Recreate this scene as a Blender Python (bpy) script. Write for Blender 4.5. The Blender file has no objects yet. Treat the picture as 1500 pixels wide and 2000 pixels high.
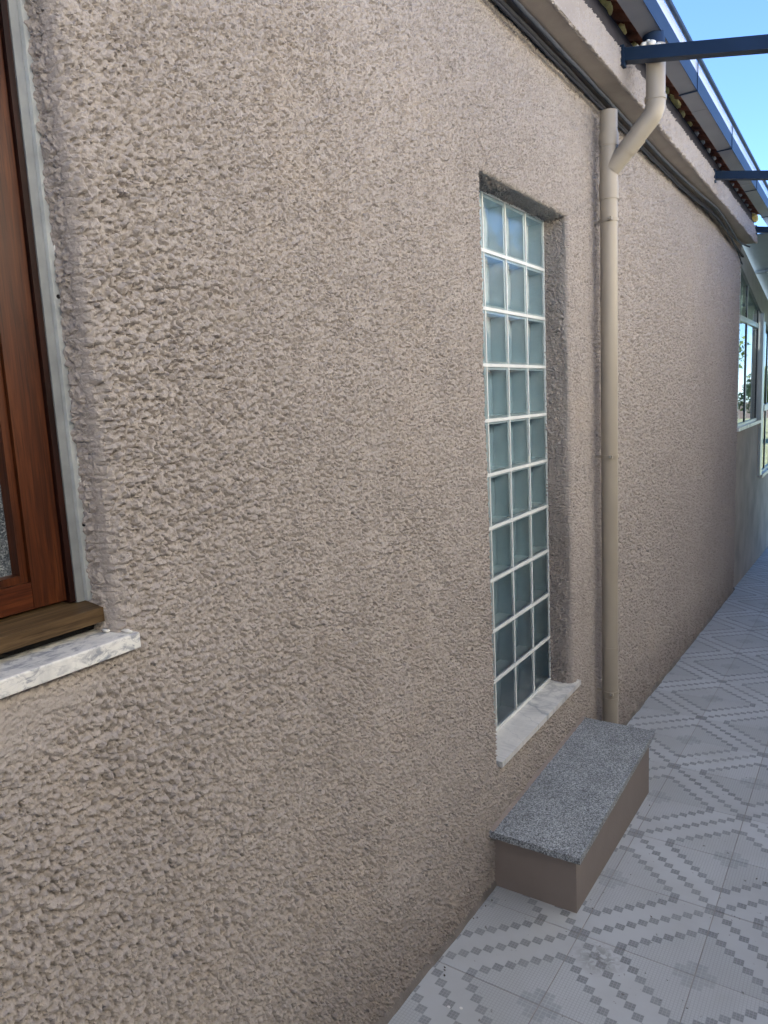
import bpy, bmesh, math, random
import numpy as np
from mathutils import Vector, Matrix

R = math.radians
scene = bpy.context.scene
COL = scene.collection
random.seed(7)
rng = np.random.default_rng(11)

# ------------------------------------------------------------------ camera
YAW, PITCH, ROLL = 0.5874, -0.1493, -0.0497
fw = Vector((-math.sin(YAW) * math.cos(PITCH), math.cos(YAW) * math.cos(PITCH), math.sin(PITCH)))
rt = Vector((math.cos(YAW), math.sin(YAW), 0))
up = rt.cross(fw)
rt, up = rt * math.cos(ROLL) + up * math.sin(ROLL), -rt * math.sin(ROLL) + up * math.cos(ROLL)
cam_data = bpy.data.cameras.new('camera')
cam = bpy.data.objects.new('camera', cam_data)
COL.objects.link(cam)
cam.matrix_world = Matrix(((rt.x, up.x, -fw.x, 1.0565), (rt.y, up.y, -fw.y, 0.0), (rt.z, up.z, -fw.z, 1.745), (0, 0, 0, 1)))
cam_data.sensor_fit = 'VERTICAL'
cam_data.sensor_height = 36
cam_data.sensor_width = 27
cam_data.lens = 36 * 1425 / 2000
cam_data.clip_start = 0.02
cam_data.clip_end = 500
scene.camera = cam

# ------------------------------------------------------------------ light
SUN_EL, SUN_AZ = R(30), R(-98)          # azimuth from +Y towards +X
world = bpy.data.worlds.new("World")
scene.world = world
world.use_nodes = True
wn = world.node_tree
bg = wn.nodes['Background']
sky = wn.nodes.new('ShaderNodeTexSky')
sky.sky_type = 'NISHITA'
sky.sun_disc = False
sky.sun_elevation = SUN_EL
sky.sun_rotation = SUN_AZ
sky.air_density = 0.7
sky.dust_density = 0.0
sky.ozone_density = 6.0
sky.altitude = 1500
wn.links.new(sky.outputs[0], bg.inputs[0])
bg.inputs[1].default_value = 0.12
sun_d = bpy.data.lights.new('sun', 'SUN')
sun_d.energy = 5.0
sun_d.angle = R(0.5)
sun_d.color = (1.0, 0.95, 0.87)
sun = bpy.data.objects.new('sun', sun_d)
COL.objects.link(sun)
sv = Vector((math.sin(SUN_AZ) * math.cos(SUN_EL), math.cos(SUN_AZ) * math.cos(SUN_EL), math.sin(SUN_EL)))
sun.rotation_euler = sv.to_track_quat('Z', 'Y').to_euler()
sun.location = (-5, 5, 8)
scene.view_settings.view_transform = 'Standard'
scene.view_settings.look = 'None'
scene.view_settings.gamma = 1
scene.view_settings.use_curve_mapping = False
scene.view_settings.exposure = 2.32
scene.cycles.max_bounces = 8
scene.cycles.diffuse_bounces = 5
scene.cycles.transparent_max_bounces = 12
scene.cycles.caustics_reflective = False
scene.cycles.caustics_refractive = False

# ------------------------------------------------------------------ node helpers
class N:
    """one scalar socket with arithmetic"""
    def __init__(s, nt, sock): s.nt, s.s = nt, sock
    def _op(s, op, *o, clamp=False):
        n = s.nt.nodes.new('ShaderNodeMath'); n.operation = op; n.use_clamp = clamp
        for i, x in enumerate((s,) + o):
            if isinstance(x, N): s.nt.links.new(x.s, n.inputs[i])
            else: n.inputs[i].default_value = x
        return N(s.nt, n.outputs[0])
    def __add__(s, o): return s._op('ADD', o)
    def __sub__(s, o): return s._op('SUBTRACT', o)
    def __mul__(s, o): return s._op('MULTIPLY', o)
    def floor(s): return s._op('FLOOR')
    def fract(s): return s._op('FRACT')
    def lt(s, o): return s._op('LESS_THAN', o)
    def gt(s, o): return s._op('GREATER_THAN', o)
    def eq(s, o): return s._op('COMPARE', o, 0.3)
    def mx(s, o): return s._op('MAXIMUM', o)
    def mn(s, o): return s._op('MINIMUM', o)
    def pw(s, o): return s._op('POWER', o)

def mat(name):
    m = bpy.data.materials.new(name); m.use_nodes = True
    nt = m.node_tree
    return m, nt, nt.nodes['Principled BSDF']

def coord(nt, kind='Object'):
    return nt.nodes.new('ShaderNodeTexCoord').outputs[kind]

def noise(nt, vec, scale, detail=4, rough=0.55, dist=0.0):
    n = nt.nodes.new('ShaderNodeTexNoise')
    n.inputs['Scale'].default_value = scale; n.inputs['Detail'].default_value = detail
    n.inputs['Roughness'].default_value = rough; n.inputs['Distortion'].default_value = dist
    nt.links.new(vec, n.inputs['Vector'])
    return n

def voro(nt, vec, scale, feature='F1'):
    n = nt.nodes.new('ShaderNodeTexVoronoi'); n.feature = feature
    n.inputs['Scale'].default_value = scale
    nt.links.new(vec, n.inputs['Vector'])
    return n

def mapping(nt, vec, scale=(1, 1, 1), rot=(0, 0, 0), loc=(0, 0, 0)):
    n = nt.nodes.new('ShaderNodeMapping')
    n.inputs['Scale'].default_value = scale; n.inputs['Rotation'].default_value = rot; n.inputs['Location'].default_value = loc
    nt.links.new(vec, n.inputs['Vector'])
    return n.outputs[0]

def ramp(nt, fac, stops):
    n = nt.nodes.new('ShaderNodeValToRGB')
    e = n.color_ramp.elements
    while len(e) < len(stops): e.new(0.5)
    for i, (p, c) in enumerate(stops):
        e[i].position = p
        e[i].color = (c, c, c, 1) if isinstance(c, (int, float)) else (*c, 1)
    nt.links.new(fac, n.inputs[0])
    return n.outputs[0]

def mix(nt, fac, a, b, mode='MIX'):
    n = nt.nodes.new('ShaderNodeMix'); n.data_type = 'RGBA'; n.blend_type = mode
    for key, x in ((0, fac), (6, a), (7, b)):
        if isinstance(x, N): x = x.s
        if hasattr(x, 'is_linked'): nt.links.new(x, n.inputs[key])
        elif isinstance(x, (int, float)): n.inputs[key].default_value = x
        else: n.inputs[key].default_value = (*x, 1)
    return n.outputs[2]

def bump(nt, height, strength, dist, b, prev=None):
    n = nt.nodes.new('ShaderNodeBump')
    n.inputs['Strength'].default_value = strength; n.inputs['Distance'].default_value = dist
    nt.links.new(height, n.inputs['Height'])
    if prev: nt.links.new(prev, n.inputs['Normal'])
    if b: nt.links.new(n.outputs[0], b.inputs['Normal'])
    return n.outputs[0]

# ------------------------------------------------------------------ materials
def plain(name, col, rough=0.6, metal=0.0, var=0.12, vscale=6, fine=0.0, fscale=300, coat=0.0):
    m, nt, b = mat(name)
    c = coord(nt)
    n = noise(nt, c, vscale, 5)
    f = ramp(nt, n.outputs[0], [(0.3, 1 - var), (0.7, 1 + var)])
    nt.links.new(mix(nt, 1.0, col, f, 'MULTIPLY'), b.inputs['Base Color'])
    b.inputs['Roughness'].default_value = rough; b.inputs['Metallic'].default_value = metal
    b.inputs['Coat Weight'].default_value = coat
    if fine:
        bump(nt, noise(nt, c, fscale, 3).outputs[0], 1.0, fine, b)
    return m

def stucco_mat():
    m, nt, b = mat('roughcast_paint')
    c = coord(nt)
    big = noise(nt, c, 1.1, 3)
    mid = noise(nt, c, 9, 4)
    spot = noise(nt, c, 55, 3)
    col = mix(nt, ramp(nt, big.outputs[0], [(0.35, 0.0), (0.7, 1.0)]), (0.378, 0.345, 0.322), (0.42, 0.383, 0.355))
    col = mix(nt, ramp(nt, mid.outputs[0], [(0.42, 0.0), (0.68, 0.35)]), col, (0.37, 0.336, 0.31))
    col = mix(nt, ramp(nt, spot.outputs[0], [(0.62, 0.0), (0.75, 0.45)]), col, (0.49, 0.45, 0.41))
    # grime towards the splash zone at the foot of the wall
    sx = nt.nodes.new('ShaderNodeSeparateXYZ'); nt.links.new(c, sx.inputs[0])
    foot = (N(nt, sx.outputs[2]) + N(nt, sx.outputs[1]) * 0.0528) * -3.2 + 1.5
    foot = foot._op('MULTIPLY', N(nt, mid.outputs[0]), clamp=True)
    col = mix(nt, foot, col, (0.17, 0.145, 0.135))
    strk = noise(nt, mapping(nt, c, (1, 9, 0.5)), 3.0, 5, 0.65)
    col = mix(nt, ramp(nt, strk.outputs[0], [(0.50, 0.0), (0.72, 0.28)]), col, (0.27, 0.235, 0.205))
    blot = noise(nt, c, 2.6, 4, 0.7)
    col = mix(nt, ramp(nt, blot.outputs[0], [(0.55, 0.0), (0.72, 0.25)]), col, (0.47, 0.40, 0.33))
    nt.links.new(col, b.inputs['Base Color'])
    b.inputs['Roughness'].default_value = 0.82
    b.inputs['Specular IOR Level'].default_value = 0.3
    n1 = noise(nt, c, 130, 4, 0.6)
    n2 = noise(nt, c, 520, 2, 0.5)
    vg = voro(nt, c, 175)
    inv = N(nt, vg.outputs['Distance']) * -1.0 + 1.0
    n0 = noise(nt, c, 62, 3, 0.6)
    p = bump(nt, n0.outputs[0], 0.6, 0.004, None)
    p = bump(nt, n1.outputs[0], 0.8, 0.003, None, p)
    p = bump(nt, inv.s, 0.6, 0.0022, None, p)
    bump(nt, n2.outputs[0], 0.5, 0.0006, b, p)
    return m

def wood_mat(name, dark, mid_, light, rough=0.32, axis='z', coat=0.25):
    m, nt, b = mat(name)
    c = coord(nt)
    sc = (26, 26, 1.6) if axis == 'z' else (26, 1.6, 26)
    v = mapping(nt, c, sc)
    n = noise(nt, v, 2.6, 7, 0.62, 0.8)
    col = ramp(nt, n.outputs[0], [(0.28, dark), (0.5, mid_), (0.74, light)])
    sc2 = (300, 300, 7) if axis == 'z' else (300, 7, 300)
    pores = noise(nt, mapping(nt, c, sc2), 1.0, 2)
    col = mix(nt, ramp(nt, pores.outputs[0], [(0.55, 0.0), (0.68, 0.55)]), col, tuple(x * 0.35 for x in dark))
    nt.links.new(col, b.inputs['Base Color'])
    b.inputs['Roughness'].default_value = rough
    b.inputs['Specular IOR Level'].default_value = 0.25
    b.inputs['Coat Weight'].default_value = coat
    b.inputs['Coat Roughness'].default_value = 0.2
    bump(nt, pores.outputs[0], 0.5, 0.0004, b)
    return m

def marble_mat(name, vein_amt, speck):
    m, nt, b = mat(name)
    c = coord(nt)
    w = noise(nt, mapping(nt, c, (1.2, 3.2, 1.2), (0, 0, 0.25)), 2.1, 6, 0.6, 1.6)
    wave = N(nt, w.outputs[0]) - 0.5
    wave = wave._op('ABSOLUTE')
    vein = ramp(nt, wave.s, [(0.0, 1.0), (0.03, 0.45), (0.10, 0.0)])
    gate = ramp(nt, noise(nt, c, 3.0, 2).outputs[0], [(0.45, 0.15), (0.62, 1.0)])
    vm = N(nt, vein)._op('MULTIPLY', N(nt, gate)) * vein_amt
    col = mix(nt, ramp(nt, noise(nt, c, 14, 5, 0.6).outputs[0], [(0.35, 0.0), (0.7, 1.0)]), (0.68, 0.68, 0.66), (0.80, 0.80, 0.77))
    col = mix(nt, vm.s, col, (0.24, 0.27, 0.30))
    # one strong grey vein crossing the slab with two hairlines beside it
    sx = nt.nodes.new('ShaderNodeSeparateXYZ'); nt.links.new(c, sx.inputs[0])
    wob = N(nt, noise(nt, c, 22, 4, 0.6).outputs[0]) * 0.07
    for y0, wd, am in ((2.70, 0.016, 0.75), (2.60, 0.003, 0.5), (2.86, 0.004, 0.35), (2.44, 0.0025, 0.45)):
        dd = (N(nt, sx.outputs[1]) + N(nt, sx.outputs[0]) * 0.7 + wob - (y0 + 0.035))._op('ABSOLUTE')
        mk = (dd * (-1.0 / wd) + 1.0)._op('MULTIPLY', am * min(1.0, vein_amt), clamp=True)
        col = mix(nt, mk.s, col, (0.25, 0.29, 0.33))
    sp = noise(nt, mapping(nt, c, (1, 0.55, 1)), 62, 6, 0.7, 0.6)
    pt = noise(nt, c, 16, 3)
    spf = N(nt, ramp(nt, sp.outputs[0], [(0.48, 0.0), (0.60, 1.0)])) * N(nt, ramp(nt, pt.outputs[0], [(0.34, 0.15), (0.55, 1.0)])) * speck
    col = mix(nt, spf.s, col, (0.30, 0.32, 0.36))
    nt.links.new(col, b.inputs['Base Color'])
    b.inputs['Roughness'].default_value = 0.35
    bump(nt, noise(nt, c, 90, 4).outputs[0], 0.5, 0.001, b)
    return m

def granite_mat():
    m, nt, b = mat('speckled_granite')
    c = coord(nt)
    a = voro(nt, c, 260); a2 = voro(nt, c, 420); a3 = noise(nt, c, 210, 4, 0.7)
    g1 = N(nt, a.outputs['Color']); g2 = N(nt, a2.outputs['Color'])
    s = g1 * 0.45 + g2 * 0.3 + N(nt, a3.outputs[0]) * 0.5
    col = ramp(nt, s.s, [(0.36, (0.04, 0.043, 0.046)), (0.52, (0.145, 0.162, 0.18)), (0.64, (0.28, 0.31, 0.34)), (0.86, (0.56, 0.61, 0.64))])
    pt = ramp(nt, noise(nt, c, 7, 3).outputs[0], [(0.35, 0.86), (0.65, 1.1)])
    nt.links.new(mix(nt, 1.0, col, pt, 'MULTIPLY'), b.inputs['Base Color'])
    b.inputs['Roughness'].default_value = 0.42
    bump(nt, a3.outputs[0], 0.4, 0.0006, b)
    return m

def paving_mat(P):
    """12 x 12 mosaic print: stepped diagonals of dark squares between fine-gridded and smooth bands"""
    m, nt, b = mat('mosaic_print_ceramic')
    c = coord(nt)
    sx = nt.nodes.new('ShaderNodeSeparateXYZ'); nt.links.new(c, sx.inputs[0])
    U = N(nt, sx.outputs[0]) * (1 / P) + 0.5
    W_ = N(nt, sx.outputs[1]) * (1 / P) + 0.5
    odd = ((U.floor() + W_.floor()) * 0.5).fract().gt(0.25)
    uf = U.fract()
    u = ((uf + odd) - (uf * odd) * 2.0) * 12.0
    v = W_.fract() * 12.0
    s = u.floor() + v.floor()
    line = s.eq(11.0).mx(s.eq(7.0)).mx(s.eq(15.0))
    cross = s.lt(1.5).mx(s.gt(20.5))
    gridzone = s.lt(6.5).mx(s.gt(15.5))
    def joint(k, w):
        fu = ((u * k).fract() - 0.5)._op('ABSOLUTE')
        fv = ((v * k).fract() - 0.5)._op('ABSOLUTE')
        return fu.mx(fv).gt(0.5 - w)
    fine = joint(3.0, 0.10)
    coarse = joint(2.0, 0.07)
    oi = nt.nodes.new('ShaderNodeObjectInfo')
    wp = nt.nodes.new('ShaderNodeNewGeometry').outputs['Position']
    tone = ramp(nt, oi.outputs['Random'], [(0.0, 0.90), (1.0, 1.07)])
    cloud = noise(nt, wp, 3.5, 5, 0.6)
    wear = noise(nt, wp, 11, 6, 0.65)
    pale = (0.50, 0.535, 0.565)
    base = mix(nt, gridzone, pale, (0.475, 0.508, 0.535))
    base = mix(nt, gridzone * fine * 0.5, base, (0.28, 0.31, 0.335))
    dark = mix(nt, fine, (0.165, 0.18, 0.20), (0.29, 0.31, 0.33))
    darkx = mix(nt, coarse, (0.30, 0.33, 0.36), (0.43, 0.47, 0.50))
    fade = ramp(nt, wear.outputs[0], [(0.3, 1.0), (0.72, 0.55)])
    col = mix(nt, N(nt, fade) * line, base, dark)
    col = mix(nt, N(nt, fade) * cross * 0.85, col, darkx)
    col = mix(nt, 1.0, col, tone, 'MULTIPLY')
    col = mix(nt, ramp(nt, cloud.outputs[0], [(0.38, 0.0), (0.72, 0.5)]), col, (0.36, 0.375, 0.38))
    # scuffs and one worn patch
    sc = noise(nt, mapping(nt, wp, (1, 1, 1)), 38, 5, 0.7, 1.2)
    dist = nt.nodes.new('ShaderNodeVectorMath'); dist.operation = 'DISTANCE'
    nt.links.new(wp, dist.inputs[0]); dist.inputs[1].default_value = (0.43, 2.02, 0.01)
    near = N(nt, dist.outputs['Value']) * -11.0 + 1.0
    near = near._op('MAXIMUM', 0.0)
    patch = near * N(nt, ramp(nt, sc.outputs[0], [(0.42, 0.0), (0.56, 0.85)]))
    col = mix(nt, patch._op('MULTIPLY', 1.0, clamp=True), col, (0.19, 0.19, 0.19))
    speck = noise(nt, wp, 48, 2)
    col = mix(nt, ramp(nt, speck.outputs[0], [(0.71, 0.0), (0.76, 0.7)]), col, (0.09, 0.08, 0.07))
    nt.links.new(col, b.inputs['Base Color'])
    b.inputs['Roughness'].default_value = 0.6
    b.inputs['Specular IOR Level'].default_value = 0.3
    bump(nt, sc.outputs[0], 0.3, 0.0006, b)
    return m

def glass_front_mat():
    m, nt, b = mat('block_face_glass')
    nt.nodes.remove(b)
    out = nt.nodes['Material Output']
    c = coord(nt)
    tr = nt.nodes.new('ShaderNodeBsdfTransparent'); tr.inputs[0].default_value = (0.84, 0.92, 0.97, 1)
    gl = nt.nodes.new('ShaderNodeBsdfGlossy'); gl.inputs['Roughness'].default_value = 0.03
    fr = nt.nodes.new('ShaderNodeFresnel'); fr.inputs[0].default_value = 1.45
    n1 = noise(nt, c, 7.5, 2, 0.4)
    w = nt.nodes.new('ShaderNodeTexWave'); w.wave_type = 'BANDS'; w.bands_direction = 'Y'
    w.inputs['Scale'].default_value = 40; w.inputs['Distortion'].default_value = 0.4
    nt.links.new(c, w.inputs['Vector'])
    p = bump(nt, n1.outputs[0], 0.5, 0.007, None)
    p = bump(nt, w.outputs[0], 0.12, 0.0008, None, p)
    nt.links.new(p, gl.inputs['Normal']); nt.links.new(p, fr.inputs['Normal'])
    mx = nt.nodes.new('ShaderNodeMixShader')
    nt.links.new(fr.outputs[0], mx.inputs[0]); nt.links.new(tr.outputs[0], mx.inputs[1]); nt.links.new(gl.outputs[0], mx.inputs[2])
    nt.links.new(mx.outputs[0], out.inputs[0])
    return m

def window_glass_mat(name, tint=(0.75, 0.85, 0.83)):
    m, nt, b = mat(name)
    nt.nodes.remove(b)
    out = nt.nodes['Material Output']
    tr = nt.nodes.new('ShaderNodeBsdfTransparent'); tr.inputs[0].default_value = (*tint, 1)
    gl = nt.nodes.new('ShaderNodeBsdfGlossy'); gl.inputs['Roughness'].default_value = 0.01
    fr = nt.nodes.new('ShaderNodeFresnel'); fr.inputs[0].default_value = 1.52
    mx = nt.nodes.new('ShaderNodeMixShader')
    bk = nt.nodes.new('ShaderNodeNewGeometry').outputs['Backfacing']
    f = N(nt, fr.outputs[0]) * (N(nt, bk) * -1.0 + 1.0)
    nt.links.new(f.s, mx.inputs[0]); nt.links.new(tr.outputs[0], mx.inputs[1]); nt.links.new(gl.outputs[0], mx.inputs[2])
    nt.links.new(mx.outputs[0], out.inputs[0])
    return m

def block_body_mat():
    m, nt, b = mat('block_body_glass')
    c = coord(nt)
    n = noise(nt, c, 20, 3)
    nt.links.new(ramp(nt, n.outputs[0], [(0.3, (0.70, 0.82, 0.88)), (0.7, (0.82, 0.90, 0.94))]), b.inputs['Base Color'])
    b.inputs['Roughness'].default_value = 0.18
    b.inputs['Coat Weight'].default_value = 0.3
    return m

def block_back_mat():
    m, nt, b = mat('block_ribbed_glass')
    c = coord(nt)
    n = noise(nt, c, 9, 3)
    nt.links.new(ramp(nt, n.outputs[0], [(0.3, (0.48, 0.60, 0.68)), (0.7, (0.62, 0.74, 0.80))]), b.inputs['Base Color'])
    b.inputs['Roughness'].default_value = 0.16
    b.inputs['Coat Weight'].default_value = 0.5
    return m

def obscure_glass_mat():
    m, nt, b = mat('obscure_pebbled_glass')
    c = coord(nt)
    v = voro(nt, c, 420); n = noise(nt, c, 260, 3)
    s = N(nt, v.outputs['Color']) * 0.6 + N(nt, n.outputs[0]) * 0.5
    nt.links.new(ramp(nt, s.s, [(0.3, (0.035, 0.045, 0.055)), (0.6, (0.13, 0.15, 0.17)), (0.85, (0.34, 0.37, 0.38))]), b.inputs['Base Color'])
    b.inputs['Roughness'].default_value = 0.25
    bump(nt, n.outputs[0], 0.8, 0.001, b)
    return m

def leaf_mat(name, a, b_):
    m, nt, b = mat(name)
    oi = noise(nt, coord(nt), 3.0, 3)
    nt.links.new(ramp(nt, oi.outputs[0], [(0.3, a), (0.7, b_)]), b.inputs['Base Color'])
    b.inputs['Roughness'].default_value = 0.6
    return m

def tile_mat():
    m, nt, b = mat('terracotta')
    c = coord(nt); oi = nt.nodes.new('ShaderNodeObjectInfo')
    n = noise(nt, c, 22, 5)
    col = ramp(nt, n.outputs[0], [(0.3, (0.24, 0.075, 0.035)), (0.7, (0.42, 0.16, 0.08))])
    col = mix(nt, 1.0, col, ramp(nt, oi.outputs['Random'], [(0.0, 0.75), (1.0, 1.2)]), 'MULTIPLY')
    nt.links.new(col, b.inputs['Base Color'])
    b.inputs['Roughness'].default_value = 0.75
    bump(nt, n.outputs[0], 0.5, 0.003, b)
    return m

M = dict(
    stucco=stucco_mat(),
    smooth=plain('smooth_taupe_render', (0.34, 0.30, 0.265), 0.75, var=0.10, vscale=7, fine=0.0012, fscale=160),
    step=plain('taupe_step_paint', (0.25, 0.21, 0.19), 0.6, var=0.08, vscale=5, fine=0.0008, fscale=120),
    pipe=plain('beige_pipe_paint', (0.36, 0.322, 0.262), 0.42, var=0.05, vscale=4, fine=0.0002, fscale=200),
    wood=wood_mat('varnished_red_wood', (0.020, 0.005, 0.0018), (0.062, 0.016, 0.0045), (0.12, 0.036, 0.010), 0.42, coat=0.06),
    wood_h=wood_mat('varnished_red_wood_rail', (0.026, 0.006, 0.002), (0.066, 0.016, 0.005), (0.12, 0.034, 0.010), 0.42, axis='y', coat=0.06),
    wood_shaded=wood_mat('shaded_frame_wood', (0.008, 0.002, 0.0015), (0.018, 0.005, 0.003), (0.040, 0.009, 0.005), 0.45, coat=0.05),  # frame wood in a darker copy that carries the recess shade
    ledge=wood_mat('worn_ledge_wood', (0.03, 0.018, 0.009), (0.085, 0.053, 0.025), (0.17, 0.115, 0.06), 0.5, 'y', 0.05),
    galv=plain('galvanised_angle', (0.60, 0.64, 0.64), 0.45, 0.35, var=0.14, vscale=22, fine=0.0004),
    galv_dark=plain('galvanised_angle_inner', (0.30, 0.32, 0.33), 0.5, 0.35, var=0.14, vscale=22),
    silicone=plain('white_sealant', (0.75, 0.75, 0.72), 0.4, var=0.06, vscale=40),
    marble=marble_mat('veined_white_marble', 1.0, 0.12),
    marble_speck=marble_mat('speckled_white_marble', 0.2, 1.0),
    granite=granite_mat(),
    mortar=plain('white_grout', (0.78, 0.82, 0.82), 0.55, var=0.06, vscale=30, fine=0.001, fscale=180),
    cement=plain('grey_cement_grout', (0.30, 0.295, 0.29), 0.85, var=0.2, vscale=9, fine=0.002, fscale=90),
    annex=plain('bare_cement_render', (0.42, 0.345, 0.275), 0.85, var=0.22, vscale=2.4, fine=0.0015, fscale=70),
    blockf=glass_front_mat(), blockb=block_body_mat(), blockr=block_back_mat(),
    obscure=obscure_glass_mat(), wglass=window_glass_mat('clear_window_glass'),
    alu=plain('pale_aluminium_frame', (0.50, 0.56, 0.56), 0.35, 0.3, var=0.06, vscale=10),
    alu_dark=plain('dark_rubber_seal', (0.03, 0.04, 0.05), 0.5, var=0.1),
    steel=plain('blue_grey_painted_steel', (0.014, 0.030, 0.062), 0.45, 0.0, var=0.12, vscale=9, fine=0.0004),
    gutter=plain('shaded_blue_grey_gutter', (0.015, 0.032, 0.072), 0.5, 0.0, var=0.1, vscale=6),  # shadow on the outer face is put into this dark blue
    gutter_under=plain('lit_grey_gutter', (0.20, 0.215, 0.26), 0.45, 0.2, var=0.08, vscale=6),  # paler copy for the underside, its light put into the grey
    flashing=plain('pale_metal_flashing', (0.78, 0.80, 0.86), 0.3, 0.3, var=0.05, vscale=8),
    board=plain('shaded_eaves_board', (0.022, 0.022, 0.035), 0.7, var=0.3, vscale=14, fine=0.002, fscale=60),
    tile=tile_mat(),
    foam=plain('yellow_builders_foam', (0.93, 0.80, 0.30), 0.7, var=0.15, vscale=40, fine=0.004, fscale=90),
    foam_pale=plain('pale_mortar_dab', (0.80, 0.78, 0.70), 0.8, var=0.15, vscale=40, fine=0.004, fscale=90),
    cable=plain('dark_grey_cable', (0.015, 0.018, 0.028), 0.8, var=0.15, vscale=20),
    cable_pale=plain('grey_cable', (0.06, 0.075, 0.11), 0.7, var=0.15, vscale=20),
    screw=plain('zinc_screw', (0.42, 0.42, 0.40), 0.35, 0.8, var=0.1),
    hole=plain('dark_hole', (0.01, 0.01, 0.01), 0.9, var=0.1),
    canopy=plain('blue_grey_canopy_sheet', (0.28, 0.37, 0.46), 0.55, var=0.10, vscale=2.0),
    band=plain('grey_lintel_render', (0.30, 0.33, 0.345), 0.7, var=0.12, vscale=5, fine=0.001, fscale=80),
    nb=plain('sunlit_cream_render', (0.87, 0.80, 0.66), 0.85, var=0.10, vscale=2, fine=0.002, fscale=60),
    coping=plain('concrete_coping', (0.36, 0.34, 0.31), 0.85, var=0.18, vscale=6),
    dark_room=plain('shaded_room_wall', (0.30, 0.36, 0.36), 0.9, var=0.2, vscale=2),
    pane_brightener=plain('pale_green_brightener', (0.50, 0.60, 0.55), 0.8, var=0.15, vscale=4),
    bounce_absorber=plain('dark_brown_absorber', (0.10, 0.085, 0.075), 0.7, var=0.15, vscale=3, fine=0.002, fscale=60),  # added dark coat opposite, cuts bounce and reflections
    fillet=plain('grimy_mortar', (0.17, 0.155, 0.145), 0.9, var=0.3, vscale=12, fine=0.003, fscale=120),
    leaf=leaf_mat('tree_foliage', (0.08, 0.13, 0.03), (0.17, 0.24, 0.06)),
    leaf2=leaf_mat('shrub_foliage', (0.055, 0.10, 0.02), (0.13, 0.19, 0.05)),
    bark=plain('bark', (0.10, 0.075, 0.055), 0.9, var=0.3, vscale=14, fine=0.01, fscale=30),
    lawn=plain('lawn_turf', (0.28, 0.32, 0.18), 0.9, var=0.35, vscale=3, fine=0.01, fscale=60),
    soil=plain('packed_soil', (0.16, 0.13, 0.10), 0.95, var=0.25, vscale=2, fine=0.01, fscale=30),
    debris=plain('dry_leaf_litter', (0.06, 0.045, 0.03), 0.9, var=0.4, vscale=60),
    dropping=plain('white_paint_drip', (0.75, 0.76, 0.76), 0.6, var=0.05),
)

for k_ in ('gutter', 'steel'):
    M[k_].node_tree.nodes['Principled BSDF'].inputs['Specular IOR Level'].default_value = 0.18

# ------------------------------------------------------------------ object helpers
def link(o, parent=None):
    COL.objects.link(o)
    if parent: o.parent = parent
    return o

def thing(name, label, cat, loc=(0, 0, 0), group=None):
    o = bpy.data.objects.new(name, None)
    o.empty_display_size = 0.1
    o.location = loc
    COL.objects.link(o)
    o['label'] = label; o['category'] = cat
    if group: o['group'] = group
    return o

def mesh_obj(name, me, parent=None, loc=None):
    o = bpy.data.objects.new(name, me)
    link(o, parent)
    if parent is not None:
        pl = Vector(parent.location); p = parent.parent
        while p: pl += Vector(p.location); p = p.parent
        o.location = (Vector(loc) if loc is not None else Vector((0, 0, 0))) - pl
    elif loc is not None: o.location = loc
    return o

def bm_obj(name, bm, m, parent=None, smooth=False, bevel=0, loc=None):
    if bevel:
        bmesh.ops.bevel(bm, geom=[e for e in bm.edges if e.calc_face_angle(0) > 0.6], offset=bevel, segments=2, affect='EDGES', profile=0.6)
    bmesh.ops.recalc_face_normals(bm, faces=bm.faces)
    me = bpy.data.meshes.new(name)
    bm.to_mesh(me); bm.free()
    for x in (m if isinstance(m, (list, tuple)) else [m]): me.materials.append(x)
    if smooth:
        for p in me.polygons: p.use_smooth = True
    return mesh_obj(name, me, parent, loc)

def add_box(bm, x0, x1, y0, y1, z0, z1, mi=0):
    vs = [bm.verts.new(p) for p in ((x0, y0, z0), (x1, y0, z0), (x1, y1, z0), (x0, y1, z0), (x0, y0, z1), (x1, y0, z1), (x1, y1, z1), (x0, y1, z1))]
    for f in ((0, 3, 2, 1), (4, 5, 6, 7), (0, 1, 5, 4), (1, 2, 6, 5), (2, 3, 7, 6), (3, 0, 4, 7)):
        bm.faces.new([vs[i] for i in f]).material_index = mi
    return vs

def box(name, x0, x1, y0, y1, z0, z1, m, parent=None, bevel=0):
    bm = bmesh.new(); add_box(bm, x0, x1, y0, y1, z0, z1)
    return bm_obj(name, bm, m, parent, bevel=bevel)

def add_tube(bm, pts, rad, seg=14, cap=True, mi=0):
    pts = [Vector(p) for p in pts]
    rads = rad if isinstance(rad, (list, tuple)) else [rad] * len(pts)
    rings = []; prev = None
    for i, p in enumerate(pts):
        t = (pts[min(i + 1, len(pts) - 1)] - pts[max(i - 1, 0)]).normalized()
        if prev is None:
            a = Vector((0, 0, 1)) if abs(t.z) < 0.9 else Vector((1, 0, 0))
            n = t.cross(a).normalized()
        else:
            n = (prev - t * prev.dot(t)).normalized()
        prev = n; b2 = t.cross(n)
        rings.append([bm.verts.new(p + (n * math.cos(k * 2 * math.pi / seg) + b2 * math.sin(k * 2 * math.pi / seg)) * rads[i]) for k in range(seg)])
    for a, b2 in zip(rings, rings[1:]):
        for k in range(seg):
            f = bm.faces.new((a[k], a[(k + 1) % seg], b2[(k + 1) % seg], b2[k])); f.smooth = True; f.material_index = mi
    if cap:
        for f in (bm.faces.new(rings[0][::-1]), bm.faces.new(rings[-1])):
            f.material_index = mi; f.smooth = False
            for e in f.edges: e.smooth = False

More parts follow.
